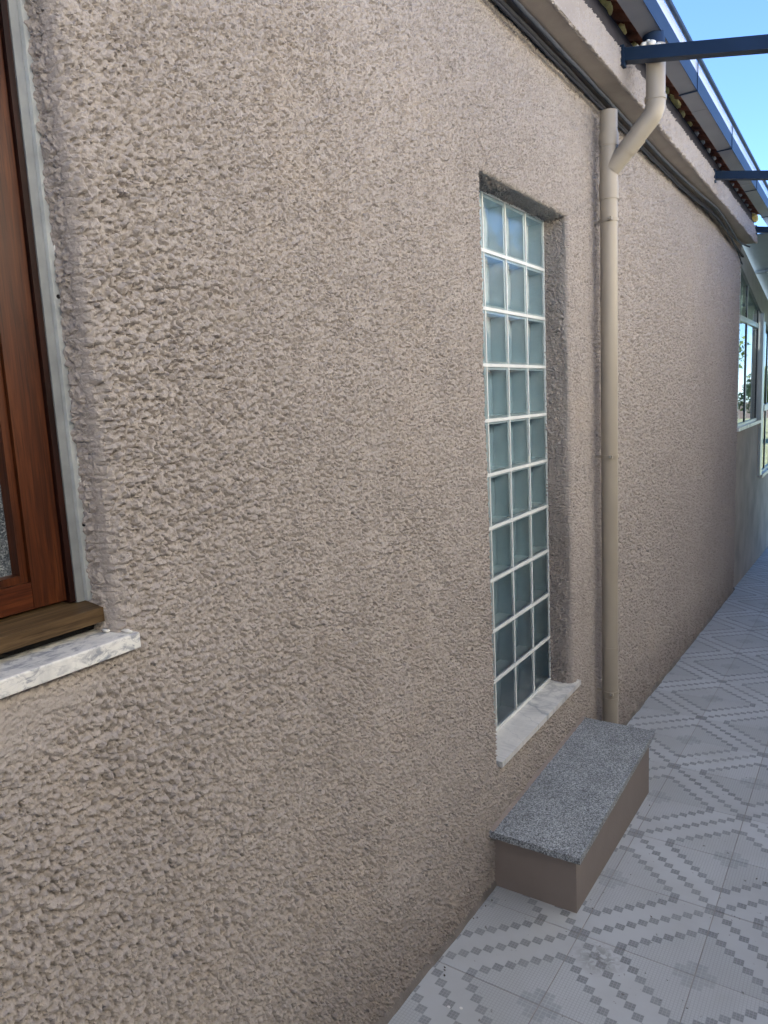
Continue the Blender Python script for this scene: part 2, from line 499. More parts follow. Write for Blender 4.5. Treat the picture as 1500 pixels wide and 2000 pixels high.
def tube(name, pts, rad, m, parent=None, seg=20):
    bm = bmesh.new(); add_tube(bm, pts, rad, seg)
    me = bpy.data.meshes.new(name)
    bmesh.ops.recalc_face_normals(bm, faces=bm.faces)
    bm.to_mesh(me); bm.free(); me.materials.append(m)
    return mesh_obj(name, me, parent)

def tag(o, label, cat, group=None):
    o['label'] = label; o['category'] = cat
    if group: o['group'] = group
    return o

def structure(o): o['kind'] = 'structure'; return o

# ------------------------------------------------------------------ numpy noise
def _h(ix, iy, s):
    n = (ix.astype(np.int64) * 374761393 + iy.astype(np.int64) * 668265263 + s * 1442695041) & 0xffffffff
    n = ((n ^ (n >> 13)) * 1274126177) & 0xffffffff
    n = ((n ^ (n >> 15)) * 2246822519) & 0xffffffff
    return ((n ^ (n >> 16)) & 0xffffff) / float(0xffffff)

def vnoise(x, y, s):
    ix, iy = np.floor(x), np.floor(y); fx, fy = x - ix, y - iy
    fx = fx * fx * (3 - 2 * fx); fy = fy * fy * (3 - 2 * fy)
    a, b = _h(ix, iy, s), _h(ix + 1, iy, s); c, d = _h(ix, iy + 1, s), _h(ix + 1, iy + 1, s)
    return (a + (b - a) * fx) * (1 - fy) + (c + (d - c) * fx) * fy

def lumps(x, y, s):
    """packed rounded grains of uneven size and height"""
    ix, iy = np.floor(x), np.floor(y)
    out = np.zeros_like(x)
    for dx in (-1, 0, 1):
        for dy in (-1, 0, 1):
            cx, cy = ix + dx, iy + dy
            px = cx + _h(cx, cy, s); py = cy + _h(cx, cy, s + 1)
            r = 0.30 + 0.36 * _h(cx, cy, s + 2); hh = 0.45 + 0.55 * _h(cx, cy, s + 3)
            d2 = ((x - px) ** 2 + (y - py) ** 2) / (r * r)
            out = np.maximum(out, hh * np.sqrt(np.clip(1 - d2, 0, 1)))
    return out

def rough(y, z, s=0):
    wy = y + 0.0022 * (vnoise(y * 70, z * 70, 91 + s) - 0.5) * 2 + 0.0005 * (vnoise(y * 190, z * 190, 95 + s) - 0.5) * 2
    wz = z + 0.0022 * (vnoise(y * 70, z * 70, 92 + s) - 0.5) * 2 + 0.0005 * (vnoise(y * 190, z * 190, 96 + s) - 0.5) * 2
    big = np.clip(1.25 - z * 0.32, 0.55, 1.15) * (0.75 + 0.5 * vnoise(y * 5, z * 5, 7 + s))
    near = np.clip(1.55 - y * 0.55 - z * 0.28, 0.0, 1.0)
    patch = 0.7 + 0.6 * vnoise(y * 7, z * 7, 8 + s)
    far = np.clip((y - 2.4) / 1.6, 0, 1)
    a0 = (0.0070 + 0.0080 * near + 0.004 * far) * patch * 1.15 * lumps(wy / 0.0128, wz / 0.0128, 61 + s)
    a1 = (0.0138 * big) * lumps(wy / 0.0088, wz / 0.0088, 3 + s)
    a2 = 0.0100 * lumps(wy / 0.0070, wz / 0.0070, 17 + s)
    if far.max() > 0: a1 = np.maximum(a1, 0.0200 * far * lumps(wy / 0.0215, wz / 0.0175, 71 + s))
    h = -0.0085 + np.maximum(np.maximum(a0, a1), a2) + 0.35 * np.minimum(a1, a2) + 0.25 * np.minimum(a0, a1)
    h += 0.0020 * (vnoise(y * 34, z * 34, 31 + s) - 0.5)
    h += 0.0060 * (vnoise(y * 9, z * 9, 37 + s) - 0.5)
    h += 0.0040 * (vnoise(y * 2.3, z * 2.3, 41 + s) - 0.5)
    return h

def grid_faces(nu, nv, off, keep=None):
    i = np.arange(nu - 1)[:, None] * nv + np.arange(nv - 1)[None, :] + off
    f = np.stack([i, i + nv, i + nv + 1, i + 1], -1)
    if keep is not None: return f[keep].reshape(-1, 4)
    return f.reshape(-1, 4)

def build_mesh(name, V, F, mats, smooth=True, mi=None):
    V = np.asarray(V, np.float32); F = np.asarray(F, np.int32)
    me = bpy.data.meshes.new(name)
    me.vertices.add(len(V)); me.vertices.foreach_set('co', V.ravel())
    me.loops.add(F.size); me.loops.foreach_set('vertex_index', F.ravel())
    me.polygons.add(len(F)); me.polygons.foreach_set('loop_start', np.arange(0, F.size, 4, dtype=np.int32))
    me.update(calc_edges=True)
    me.polygons.foreach_set('use_smooth', np.full(len(F), smooth))
    if mi is not None: me.polygons.foreach_set('material_index', np.asarray(mi, np.int32))
    for m in mats: me.materials.append(m)
    me.validate()
    return me

# ------------------------------------------------------------------ dimensions (metres); the wall face is x = 0, the alley runs along +y
GS = -0.0528                                  # the paving falls away along the alley
def gz(y): return GS * (y - 2.2)
WY0, WY1 = -3.6, 7.82
SOF = 3.01                                    # underside of the ring beam
BX = 0.148                                    # beam projection
GW = (2.237, 3.048, 0.443, 2.459)             # glass block opening y0 y1 z0 z1
GD = 0.103                                    # its recess
WW = (-0.62, 0.757, 1.358, 2.459)             # wooden window opening
WD = 0.075

# ------------------------------------------------------------------ ground and paving
bm = bmesh.new()
ys = [-14, 2.2, 11.6, 120]
zs = [gz(-14) - 0.03, gz(2.2) - 0.03, gz(11.6) - 0.03, gz(11.6) - 0.4]
xs = [-90, 0.02, 2.78, 90]
vv = [[bm.verts.new((x, y, z)) for x in xs] for y, z in zip(ys, zs)]
for j in range(3):
    for i in range(3): bm.faces.new((vv[j][i], vv[j][i + 1], vv[j + 1][i + 1], vv[j + 1][i]))
structure(bm_obj('ground', bm, M['soil']))

P = 0.3512
pav = bpy.data.objects.new('pavement', None); COL.objects.link(pav); structure(pav)
pm = paving_mat(P)
def paving_mesh(name):
    bm = bmesh.new(); h = P / 2 - 0.0016; t = 0.009
    add_box(bm, -h, h, -h, h, -t, 0)
    bmesh.ops.bevel(bm, geom=[e for e in bm.edges if all(v.co.z > -0.001 for v in e.verts)], offset=0.0012, segments=1, affect='EDGES')
    bmesh.ops.recalc_face_normals(bm, faces=bm.faces)
    me = bpy.data.meshes.new(name); bm.to_mesh(me); bm.free(); me.materials.append(pm)
    return me
pme = paving_mesh('paving_tile')
tilt = math.atan(GS)
XG, YG = -0.009, 2.0971 - 0.002
hid = []
for j in range(-11, 27):
    for i in range(8):
        cx, cy = XG + P * (i + 0.5), YG + P * (j + 0.5)
        flip = (i + j) % 2
        dz = random.uniform(-0.0006, 0.0006)
        # visible strip as pieces, the remainder joined
        if i < 4 and j >= -5:
            o = mesh_obj('paving_tile', pme, pav, (cx, cy, gz(cy) + dz))
            o.rotation_euler = (tilt + random.uniform(-.0012, .0012), random.uniform(-.0012, .0012), R(90) if flip else 0)
            if flip: o.rotation_euler = (Matrix.Rotation(tilt, 3, 'X') @ Matrix.Rotation(R(90), 3, 'Z')).to_euler()
        else: hid.append((cx, cy, flip))
V, F = [], []
for cx, cy, fl in hid:
    h = P / 2 - 0.0016; k = len(V)
    for a, b_ in ((-h, -h), (h, -h), (h, h), (-h, h)): V.append((cx + a - XG - P / 2, cy + b_ - YG - P / 2, gz(cy + b_)))
    F.append((k, k + 1, k + 2, k + 3))
rest = mesh_obj('paving_tile_field', build_mesh('paving_tile_field', V, F, [pm], False), pav, (XG + P / 2, YG + P / 2, 0))
rest['kind'] = 'stuff'
V = [(-0.05, -2.0, gz(-2.0) - .0022), (2.85, -2.0, gz(-2.0) - .0022), (2.85, 11.6, gz(11.6) - .0022), (-0.05, 11.6, gz(11.6) - .0022)]
mesh_obj('grout_bed', build_mesh('grout_bed', V, [(0, 1, 2, 3)], [M['cement']], False), pav)
# uneven mortar fillet where paving meets the wall
n = 420; yy = np.linspace(0.2, 7.9, n)
w0 = 0.008 + 0.007 * vnoise(yy * 6, yy * 0, 5) + 0.003 * vnoise(yy * 33, yy * 0, 6)
V = []; prof = [(-0.01, 0.030), (0.35, 0.016), (0.75, 0.006), (1.0, 0.0005)]
for y, w in zip(yy, w0):
    for a, z in prof: V.append((w * a if a > 0 else -0.01, y, gz(y) + z * (0.8 + 0.5 * float(w) / 0.03)))
mesh_obj('mortar_fillet', build_mesh('mortar_fillet', V, grid_faces(n, 4, 0), [M['fillet']]), pav)

# ------------------------------------------------------------------ the house
house = thing('house', 'taupe roughcast house wall with brown wooden window, tall glass block window and terracotta eaves', 'house', (0, 0, 0))

def axis_with(a, b, step, cuts):
    pts = [a] + sorted(c for c in cuts if a < c < b) + [b]
    out = [a]
    for p, q in zip(pts, pts[1:]):
        k = max(1, int(round((q - p) / step)))
        out += list(np.linspace(p, q, k + 1)[1:])
    return np.array(out)

def edge_soft(Y, Z):
    """0 on an opening's arris, 1 some way from it, so the coat rounds over the corner"""
    f = np.ones_like(Y)
    for (y0, y1, z0, z1), rad in ((GW, 0.016), (WW, 0.038)):
        dy = np.maximum(np.maximum(y0 - Y, Y - y1), 0); dz = np.maximum(np.maximum(z0 - Z, Z - z1), 0)
        d = np.hypot(dy, dz)
        f = np.minimum(f, np.clip(d / rad, 0, 1))
    return f

def smooth_zone(Y, Z):
    """trowelled patch under the wooden window's sill"""
    k = np.clip((0.70 - Y) / 0.22, 0, 1) * np.clip((Z - 1.20) / 0.05, 0, 1) * (Z < 1.358)
    k = np.maximum(k, np.clip(1 - np.abs(Z - 1.30) / 0.05, 0, 1) * np.clip((0.76 - Y) / 0.1, 0, 1))
    # bare trowelled strip below the granite sill of the block window
    return k

VV, FF = [], []; off = 0
cutsY = [GW[0], GW[1], WW[0], WW[1]]; cutsZ = [GW[2], GW[3], WW[2], WW[3]]
for (ya, yb, za, zb, sy, szz) in ((WY0, 0.36, -0.1, 3.03, 0.03, 0.03), (0.36, 1.5, 0.0, 2.68, 0.0029, 0.0025), (0.36, 1.5, 2.68, 3.03, 0.008, 0.008),
                                (1.5, 3.6, -0.12, 3.03, 0.0045, 0.0036), (3.6, WY1, -0.36, 3.03, 0.0075, 0.0052)):
    ay = axis_with(ya, yb, sy, cutsY); az = axis_with(za, zb, szz, cutsZ)
    Y, Z = np.meshgrid(ay, az, indexing='ij')
    h = rough(Y, Z)
    sz_ = smooth_zone(Y, Z)
    h = h * (1 - 0.85 * sz_) + 0.002 * sz_
    es = edge_soft(Y, Z)
    X = h - 0.030 * (1 - np.sqrt(np.clip(1 - (1 - es) ** 2, 0, 1))) * (0.35 + 0.65 * (Y < 1.5))
    # far corner of the wall rounds off
    X -= 0.02 * np.clip((Y - (WY1 - 0.02)) / 0.02, 0, 1) ** 2
    yc = (ay[:-1] + ay[1:]) / 2; zc = (az[:-1] + az[1:]) / 2
    YC, ZC = np.meshgrid(yc, zc, indexing='ij')
    keep = np.ones(YC.shape, bool)
    for y0, y1, z0, z1 in (GW, WW): keep &= ~((YC > y0) & (YC < y1) & (ZC > z0) & (ZC < z1))
    VV.append(np.stack([X, Y, Z], -1).reshape(-1, 3)); FF.append(grid_faces(len(ay), len(az), off, keep)); off += X.size
def reveal(p_edge, q_edge, normal, depth, nlen, ndep, seed, r_edge, drop, amp=1.1):
    """a strip of coated reveal running from the wall face back to the frame"""
    global off
    a = np.linspace(0, 1, nlen); d = np.linspace(0, 1, ndep)
    A, D = np.meshgrid(a, d, indexing='ij')
    p = np.array(p_edge)[None, None] * (1 - A[..., None]) + np.array(q_edge)[None, None] * A[..., None]
    L = np.linalg.norm(np.array(q_edge) - np.array(p_edge))
    s = rough(D * depth + seed, A * L + 0.3 * seed, 50) * amp
    rr = np.clip(D * depth / r_edge, 0, 1)
    s = s * rr
    W = p + np.array(normal)[None, None] * (s - 0.0)[..., None]
    e = rough(p[..., 1], p[..., 2]) - drop
    W[..., 0] = e * (1 - D) - depth * D
    VV.append(W.reshape(-1, 3)); FF.append(grid_faces(nlen, ndep, off)); off += A.size
g0, g1, gb, gt = GW
reveal((0, g1, gb), (0, g1, gt), (0, -1, 0), GD + .004, 640, 30, 1.0, 0.02, 0.0105)
reveal((0, g0, gb), (0, g0, gt), (0, 1, 0), GD + .004, 300, 12, 2.0, 0.02, 0.0105)
reveal((0, g0, gt), (0, g1, gt), (0, 0, -1), GD + .004, 160, 26, 3.0, 0.02, 0.0105)
w0_, w1_, wb, wt = WW
reveal((0, w1_, wb), (0, w1_, wt), (0, -1, 0), WD + .02, 430, 44, 4.0, 0.02, 0.030, 0.55)
reveal((0, w0_, wb), (0, w0_, wt), (0, 1, 0), WD + .02, 30, 5, 5.0, 0.02, 0.030)
reveal((0, w0_, wt), (0, w1_, wt), (0, 0, -1), WD + .02, 40, 6, 6.0, 0.02, 0.030)
mesh_obj('wall', build_mesh('wall', np.concatenate(VV), np.concatenate(FF), [M['stucco']], False), house)

# solid core behind the coat: end wall, back and the masonry round the openings
bm = bmesh.new()
for y0, y1, z0, z1 in ((WY0, WW[0] - .01, -0.5, 3.0), (WW[0] - .01, WW[1] + .01, -0.5, WW[2] - .03), (WW[0] - .01, WW[1] + .01, WW[3] + .01, 3.0),
                       (WW[1] + .012, GW[0] - .012, -0.5, 3.0), (GW[0] - .012, GW[1] + .012, -0.5, GW[2] - .04), (GW[0] - .012, GW[1] + .012, GW[3] + .012, 3.0), (GW[1] + .012, WY1 - .02, -0.5, 3.0)):
    add_box(bm, -0.20, -0.012 if y0 != WW[1] + .012 else -0.034, y0, y1, z0, z1)
bm_obj('wall_core', bm, M['smooth'], house)
box('end_wall', -6.0, -0.2, WY1 - 0.2, WY1 - .02, -0.6, 3.2, M['smooth'], house)
box('end_wall', -6.0, -0.2, WY0, WY0 + .2, -0.6, 3.2, M['smooth'], house)
box('back_wall', -6.2, -6.0, WY0, WY1 - .02, -0.6, 4.4, M['smooth'], house)

# ring beam: coated face, ragged lower edge, smooth soffit
VV, FF = [], []; off = 0
for (ya, yb, sy, sz) in ((WY0, 2.2, 0.03, 0.02), (2.2, 4.2, 0.0045, 0.004), (4.2, 7.70, 0.009, 0.006)):
    ay = axis_with(ya, yb, sy, []); az = np.concatenate([[-0.004], np.linspace(0.0, 0.125, int(0.125 / sz) + 1)])
    Y, Z = np.meshgrid(ay, az, indexing='ij')
    h = rough(Y, Z + 3.3, 9)
    jag = 0.007 * (vnoise(ay * 55, ay * 0, 77) - 0.5) + 0.006 * (vnoise(ay * 130, ay * 0, 78) - 0.5)
    X = BX + h
    Zw = SOF + Z + np.where(Z < 0.02, (jag - 0.004)[:, None], 0)
    X[:, 0] = BX - 0.016
    Zw[:, 0] = SOF - 0.0005
    VV.append(np.stack([X, Y, Zw], -1).reshape(-1, 3)); FF.append(grid_faces(len(ay), len(az), off)); off += X.size
mesh_obj('ring_beam', build_mesh('ring_beam', np.concatenate(VV), np.concatenate(FF), [M['stucco']]), house)
box('soffit', -0.02, BX - 0.002, WY0, 7.692, SOF, SOF + 0.118, M['smooth'], house)
# eaves board above the beam, the recess shade put into its dark colour
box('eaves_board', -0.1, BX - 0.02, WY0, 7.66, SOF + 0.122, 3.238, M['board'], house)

# ------------------------------------------------------------------ roof
roof = bpy.data.objects.new('roof', None); link(roof, house)
SL = R(19)
TW, TL = 0.2, 0.40
def tile_profile(k):
    """height over the tile's width, 0..1: pan then roll"""
    t = k
    return 0.052 * (0.5 - 0.5 * math.cos(min(max((t - 0.38) / 0.62, 0), 1) * 2 * math.pi)) + 0.008 * math.cos(t * math.pi / 0.38 * 2 if t < 0.38 else 0)
def roof_tile_mesh(name, cols=1, rows=1, smoothbit=True):
    NU = 14
    V = []; F = []
    for layer in (0, 1):
        for r in (0, 1):
            for i in range(NU + 1):
                k = i / NU
                V.append((-r * TL, (k * 1.06 - 0.03) * TW, tile_profile(k) + (0.013 if layer else 0) + (0.0)))
    n = NU + 1
    for i in range(NU):
        F.append((i, i + n, i + n + 1, i + 1)); F.append((2 * n + i, 2 * n + i + 1, 3 * n + i + 1, 3 * n + i))
        F.append((i, i + 1, 2 * n + i + 1, 2 * n + i)); F.append((n + i, 3 * n + i, 3 * n + i + 1, n + i + 1))
    F.append((0, 2 * n, 3 * n, n)); F.append((NU, n + NU, 3 * n + NU, 2 * n + NU))
    return build_mesh(name, V, F, [M['tile']], False)
tme = roof_tile_mesh('roof_tile')
EX, EZ = 0.213, 3.222                     # eave end of the tiles
for c_ in range(3):
    for k in range(60):
        y = 7.66 - TW * (k + 1)
        if y < WY0: break
        d = c_ * (TL - 0.06)
        x, z = EX - d * math.cos(SL), EZ + d * math.sin(SL) + 0.016 * c_
        o = mesh_obj('roof_tile', tme, roof, (x + random.uniform(-.006, .006), y + random.uniform(-.003, .003), z))
        o.rotation_euler = (0, SL + random.uniform(-.012, .012) - 0.03 * (c_ > 0), random.uniform(-.015, .015))
# upper slopes joined as one corrugated field
V = []; nu = int((7.66 - WY0) / TW) * 8; 
for i in range(nu + 1):
    y = WY0 + i / 8 * TW; k = ((y - 7.66) / TW) % 1.0
    hgt = tile_profile(k)
    for d in (2.9 * (TL - .06), 3.3): V.append((EX - d * math.cos(SL), y, EZ + 0.05 + d * math.sin(SL) + hgt))
    V.append((-6.2, y, EZ + 0.05 + 3.3 * math.sin(SL) - 0.9 + hgt))
fld = mesh_obj('roof_tile_field', build_mesh('roof_tile_field', V, grid_faces(nu + 1, 3, 0), [M['tile']], True), roof)
fld['kind'] = 'stuff'
# mortar and foam stuffed under the rolls, sunlit glow put into their colour
def blob(name, m, parent, c, r, seed, sub=2):
    bm = bmesh.new(); bmesh.ops.create_icosphere(bm, subdivisions=sub, radius=1)
    rr = random.Random(seed)
    for v in bm.verts:
        k = 1 + rr.uniform(-0.22, 0.22)
        v.co = Vector((c[0] + v.co.x * r[0] * k, c[1] + v.co.y * r[1] * k, c[2] + v.co.z * r[2] * k))
    return bm_obj(name, bm, m, parent, smooth=True)
for k in range(24):
    y = 7.66 - TW * (k + 1) + 0.69 * TW
    if y < 2.4: break
    big = 1.0 if y > 4.6 else 1.35
    blob('foam_dab', M['foam'] if y < 4.9 else M['foam_pale'], roof, (BX - 0.024, y, 3.252), (0.016, 0.030 * big, 0.014 * big), k)
blob('foam_dab', M['foam'], roof, (0.130, 3.02, 3.250), (0.03, 0.16, 0.02), 90, 3)
blob('foam_dab', M['foam'], roof, (0.135, 4.36, 3.244), (0.02, 0.10, 0.012), 91, 3)
blob('foam_dab', M['foam'], roof, (0.132, 7.62, 3.215), (0.03, 0.10, 0.035), 92, 3)

# ------------------------------------------------------------------ wooden window at the left
win = bpy.data.objects.new('window', None); link(win, house)
win['label'] = 'varnished reddish brown wooden casement with pebbled glass'
FX = -0.092                                   # face of the casement
zb_, zt_ = 1.432, 2.405
yR = 0.733
bmz = 0.0025
box('frame', -0.16, -0.088, 0.7225, yR, zb_ - 0.005, 2.44, M['wood_shaded'], win, bmz)
box('frame', -0.16, -0.088, WW[0] + .03, 0.7220, zt_, 2.44, M['wood_shaded'], win, bmz)
box('frame', -0.16, -0.088, WW[0] + .03, WW[0] + .062, zb_ - 0.005, zt_ - .001, M['wood_shaded'], win, bmz)
def sash(y0, y1):
    st = 0.0595
    box('stile', -0.145, FX - .004, y1 - st, y1, zb_, zt_ - .004, M['wood'], win, 0.003)
    box('stile', -0.145, FX - .004, y0, y0 + st, zb_, zt_ - .004, M['wood'], win, 0.003)
    box('rail', -0.145, FX - .0045, y0 + st + .0006, y1 - st - .0006, zb_, zb_ + 0.045, M['wood_h'], win, 0.003)
    box('rail', -0.145, FX - .0045, y0 + st + .0006, y1 - st - .0006, zt_ - .062, zt_ - .004, M['wood_h'], win, 0.003)
    a, b2, c2, d2 = y0 + st + .001, y1 - st - .001, zb_ + 0.0455, zt_ - .0625
    bw = 0.013
    for nm, q in (('glazing_bead', (b2 - bw, b2, c2, d2)), ('glazing_bead', (a, a + bw, c2, d2)), ('glazing_bead', (a + bw + .0003, b2 - bw - .0003, c2, c2 + bw)), ('glazing_bead', (a + bw + .0003, b2 - bw - .0003, d2 - bw, d2))):
        box(nm, -0.14, FX - .011, q[0], q[1], q[2], q[3], M['wood_shaded'] if nm == 'x' else M['wood'], win, 0.004)
    box('pane', -0.132, -0.127, a + .002, b2 - .002, c2 + .002, d2 - .002, M['obscure'], win)
sash(0.0862, 0.7210)
sash(-0.552, 0.0852)
# worn wooden ledge below the casement
bm = bmesh.new()
vs = add_box(bm, -0.16, -0.040, WW[0] + .012, 0.752, 1.392, 1.417)
for v in vs:
    if v.co.z > 1.41 and v.co.x < -0.1: v.co.z += 0.017
bm_obj('ledge', bm, M['ledge'], win, bevel=0.003)
box('ledge_gap', -0.2, -0.075, WW[0] + .012, 0.754, 1.3725, 1.3915, M['hole'], win)
# galvanised angle closing the joint
box('angle_strip', -0.095, -0.076, 0.7485, 0.7640, 1.425, 2.452, M['galv'], win, 0.001)
box('angle_strip', -0.100, -0.085, yR + .0005, 0.7480, 1.425, 2.452, M['galv_dark'], win, 0.001)
for z in (2.325, 1.945, 1.56):
    bm = bmesh.new(); add_tube(bm, [(-0.0775, 0.7567, z), (-0.0752, 0.7567, z)], 0.0036, 14)
    bm_obj('screw_hole', bm, M['hole'], win)
# sealant beads along the ragged edge
for k in range(26):
    z = 1.44 + k * 0.039 + random.uniform(-.012, .012)
    if random.random() < 0.35: continue
    L = random.uniform(0.006, 0.02)
    blob('sealant_bead', M['silicone'], win, (-0.075, 0.7600 - random.uniform(0, .0015), z), (0.0022, 0.0022, L), 200 + k, 1)
# marble sill
bm = bmesh.new()
add_box(bm, -0.17, 0.016, WW[0] - .02, 0.780, 1.3435, 1.3715)
bmesh.ops.bisect_plane(bm, geom=bm.verts[:] + bm.edges[:] + bm.faces[:], plane_co=(0.0105, 0.775, 1.36), plane_no=(0.6, 1, 0.0), clear_outer=False)
sill = bm_obj('sill', bm, M['marble_speck'], win, bevel=0.003)
blob('sealant_bead', M['silicone'], win, (-0.004, 0.768, 1.374), (0.016, 0.005, 0.003), 300, 2)
blob('sealant_bead', M['silicone'], win, (-0.040, 0.752, 1.375), (0.010, 0.004, 0.003), 301, 2)
# room behind it
box('room_back', -1.2, -1.19, -1.2, 1.4, 0.4, 2.9, M['dark_room'], house)

# ------------------------------------------------------------------ glass block window
gwin = bpy.data.objects.new('window', None); link(gwin, house)
gwin['label'] = 'tall teal glass block window with white joints'
NC, NR = 4, 10
PW = (g1 - 0.012 - (g0 + 0.012)) / NC
PW = 0.1945
PH = 0.2
gy0 = g1 - 0.004 - NC * PW + .0
GZ0, = (0.459,)
BWd, BHt = PW - 0.0065, PH - 0.0125
def block_mesh():
    """hollow pressed block: pillowed clear face, tinted side walls, ribbed back"""
    V, F, MI = [], [], []
    hw, hh = BWd / 2, BHt / 2
    # face: grid with a shallow raised cushion inside a rim
    n = 13
    us = np.linspace(-1, 1, n)
    base = 0
    for i, a in enumerate(us):
        for j, b_ in enumerate(us):
            e = max(abs(a), abs(b_))
            z = 0.0 if e < 0.8 else -0.0035 * ((e - 0.8) / 0.2) ** 2
            z += 0.0014 * (1 - a * a) * (1 - b_ * b_)
            V.append((z, a * hw, b_ * hh))
    for f in grid_faces(n, n, 0): F.append(tuple(f)); MI.append(0)
    # rim band (opaque edge of the pressing) just behind the face
    def ring(x, s):
        k = len(V)
        V.extend([(x, -hw * s, -hh * s), (x, hw * s, -hh * s), (x, hw * s, hh * s), (x, -hw * s, hh * s)]); return k
    sw = 1 - 0.0085 / hw
    r0 = ring(-0.0036, 1.0); r1 = ring(-0.0060, sw); r2 = ring(-0.070, sw * 0.985); r3 = ring(-0.078, 1.0)
    for a, b_ in ((r0, r1), (r1, r2)):
        for q in range(4): F.append((a + q, a + (q + 1) % 4, b_ + (q + 1) % 4, b_ + q)); MI.append(1)
    for q in range(4): F.append((r0 + q, r3 + q, r3 + (q + 1) % 4, r0 + (q + 1) % 4)); MI.append(1)
    # ribbed back wall: vertical flutes
    nf = 13; k0 = len(V); hi = hh * sw * 0.985; wi = hw * sw * 0.985
    for i in range(nf * 3 + 1):
        y = -wi + 2 * wi * i / (nf * 3)
        x = -0.070 + 0.0095 * (0.5 - 0.5 * math.cos(i / 3 * 2 * math.pi))
        V.append((x, y, -hi)); V.append((x, y, hi))
    for i in range(nf * 3):
        a = k0 + 2 * i; F.append((a, a + 2, a + 3, a + 1)); MI.append(2)
    me = build_mesh('glass_block', V, F, [M['blockf'], M['blockb'], M['blockr']], True, MI)
    sm = [mi == 0 for mi in MI]
    me.polygons.foreach_set('use_smooth', sm)
    return me
bme = block_mesh()
for c_ in range(NC):
    for r_ in range(NR):
        o = mesh_obj('glass_block', bme, gwin, (-GD + 0.0005 + random.uniform(-.0008, .0008), gy0 + PW * (c_ + .5) + random.uniform(-.0006, .0006), GZ0 + PH * (r_ + .5)))
        o.rotation_euler = (0, random.uniform(-.006, .006), random.uniform(-.006, .006))
bm = bmesh.new()
for r_ in range(NR + 1):
    z = GZ0 + PH * r_
    hz = 0.006 if 0 < r_ < NR else 0.005
    add_box(bm, -0.18, -GD + 0.0022, g0 + .006, g1 - .002, z - hz, z + hz)
for c_ in range(NC + 1):
    y = gy0 + PW * c_
    if c_ == 0:
        add_box(bm, -0.18, -GD + 0.0012, g0 + .004, y + 0.003, GZ0, GZ0 + PH * NR)
    else:
        add_box(bm, -0.18, -GD + 0.0012, y - 0.0031, y + 0.0031, GZ0, GZ0 + PH * NR)
bm_obj('mortar_joints', bm, M['mortar'], gwin, bevel=0.0)
# marble sill, with one cut front end
bm = bmesh.new()
add_box(bm, -0.19, 0.018, 2.243, 3.108, 0.432, 0.4525)
bm_obj('sill', bm, M['marble'], gwin, bevel=0.0025)
bm = bmesh.new(); add_tube(bm, [(0.008, 2.66, 0.4325), (0.009, 2.66, 0.418)], [0.003, 0.0015], 8)
bm_obj('mortar_drip', bm, M['silicone'], gwin)

# ------------------------------------------------------------------ granite topped step
YS0, YS1 = 2.188, 3.169
step = thing('masonry_step', 'low taupe masonry step with speckled grey granite slab under the glass block window', 'step', (0.15, 2.68, gz(2.68)))
bm = bmesh.new()
vs = add_box(bm, -0.02, 0.303, YS0, YS1, -0.12, 0.2055)
for v in vs:
    if v.co.z > 0.1: v.co.z = 0.2048 + 0.0157 * (v.co.y - 2.15) / 1.02
bm_obj('base', bm, M['step'], step, bevel=0.0035)
bm = bmesh.new()
vs = add_box(bm, -0.008, 0.327, YS0 - .033, YS1 + .002, 0, 1)
for v in vs: v.co.z = 0.2052 + 0.0157 * (v.co.y - 2.15) / 1.02 + (0.0252 if v.co.z > 0.5 else 0)
bmesh.ops.subdivide_edges(bm, edges=bm.edges[:], cuts=14, use_grid_fill=True)
rr = random.Random(5)
for v in bm.verts:
    lowz = v.co.z < 0.2056 + 0.0157 * (v.co.y - 2.15) / 1.02
    if lowz and (v.co.y < YS0 - .03 or v.co.x > 0.326): v.co.z += rr.uniform(-.0005, .003)
bm_obj('granite_slab', bm, M['granite'], step, bevel=0.0)
# sealant line between slab and wall
n = 140; V = []
for i in range(n):
    y = YS0 - .03 + i / (n - 1) * (YS1 - YS0 + .025); z = 0.2304 + 0.0157 * (y - 2.15) / 1.02
    w = 0.010 + 0.004 * random.random()
    V += [(0.002, y, z + 0.006), (w * 0.7, y, z + 0.0035), (w + 0.004, y, z + 0.0003)]
mesh_obj('mortar_line', build_mesh('mortar_line', V, grid_faces(n, 3, 0), [M['step']]), step)

# ------------------------------------------------------------------ drainpipe
PY, PX, PR = 3.395, 0.066, 0.0375
pipe = thing('drainpipe', 'beige painted drainpipe with angled branch elbow and clamps fixed to the roughcast wall', 'pipe', (PX, PY, gz(PY)))
tube('pipe_length', [(PX, PY, gz(PY) - .02), (PX, PY, 2.58)], PR, M['pipe'], pipe, 36)
# collars
def collar(x, y, z0, z1, r, name='collar', parent=pipe):
    tube(name, [(x, y, z0), (x, y, z1)], r, M['pipe'], parent, 36)
collar(PX, PY, 2.575, 2.645, PR + .0040)
collar(PX, PY, 2.795, 2.850, PR + .0040)
tube('stub_pipe', [(PX, PY, 2.83), (PX, PY, 2.940)], PR, M['pipe'], pipe, 36)
tube('branch_fitting', [(PX, PY, 2.64), (PX, PY, 2.80)], PR + .0010, M['pipe'], pipe, 36)
ux = 0.262
d45 = (ux - PX)
tube('branch_pipe', [(PX + .012, PY, 2.690 + .012), (PX + 0.085, PY, 2.690 + 0.085)], PR + .0010, M['pipe'], pipe, 36)
tube('branch_pipe', [(PX + 0.075, PY, 2.765), (PX + 0.125, PY, 2.815)], PR + .0036, M['pipe'], pipe, 36)
tube('branch_pipe', [(PX + 0.10, PY, 2.790), (PX + 0.150, PY, 2.840)], PR, M['pipe'], pipe, 36)
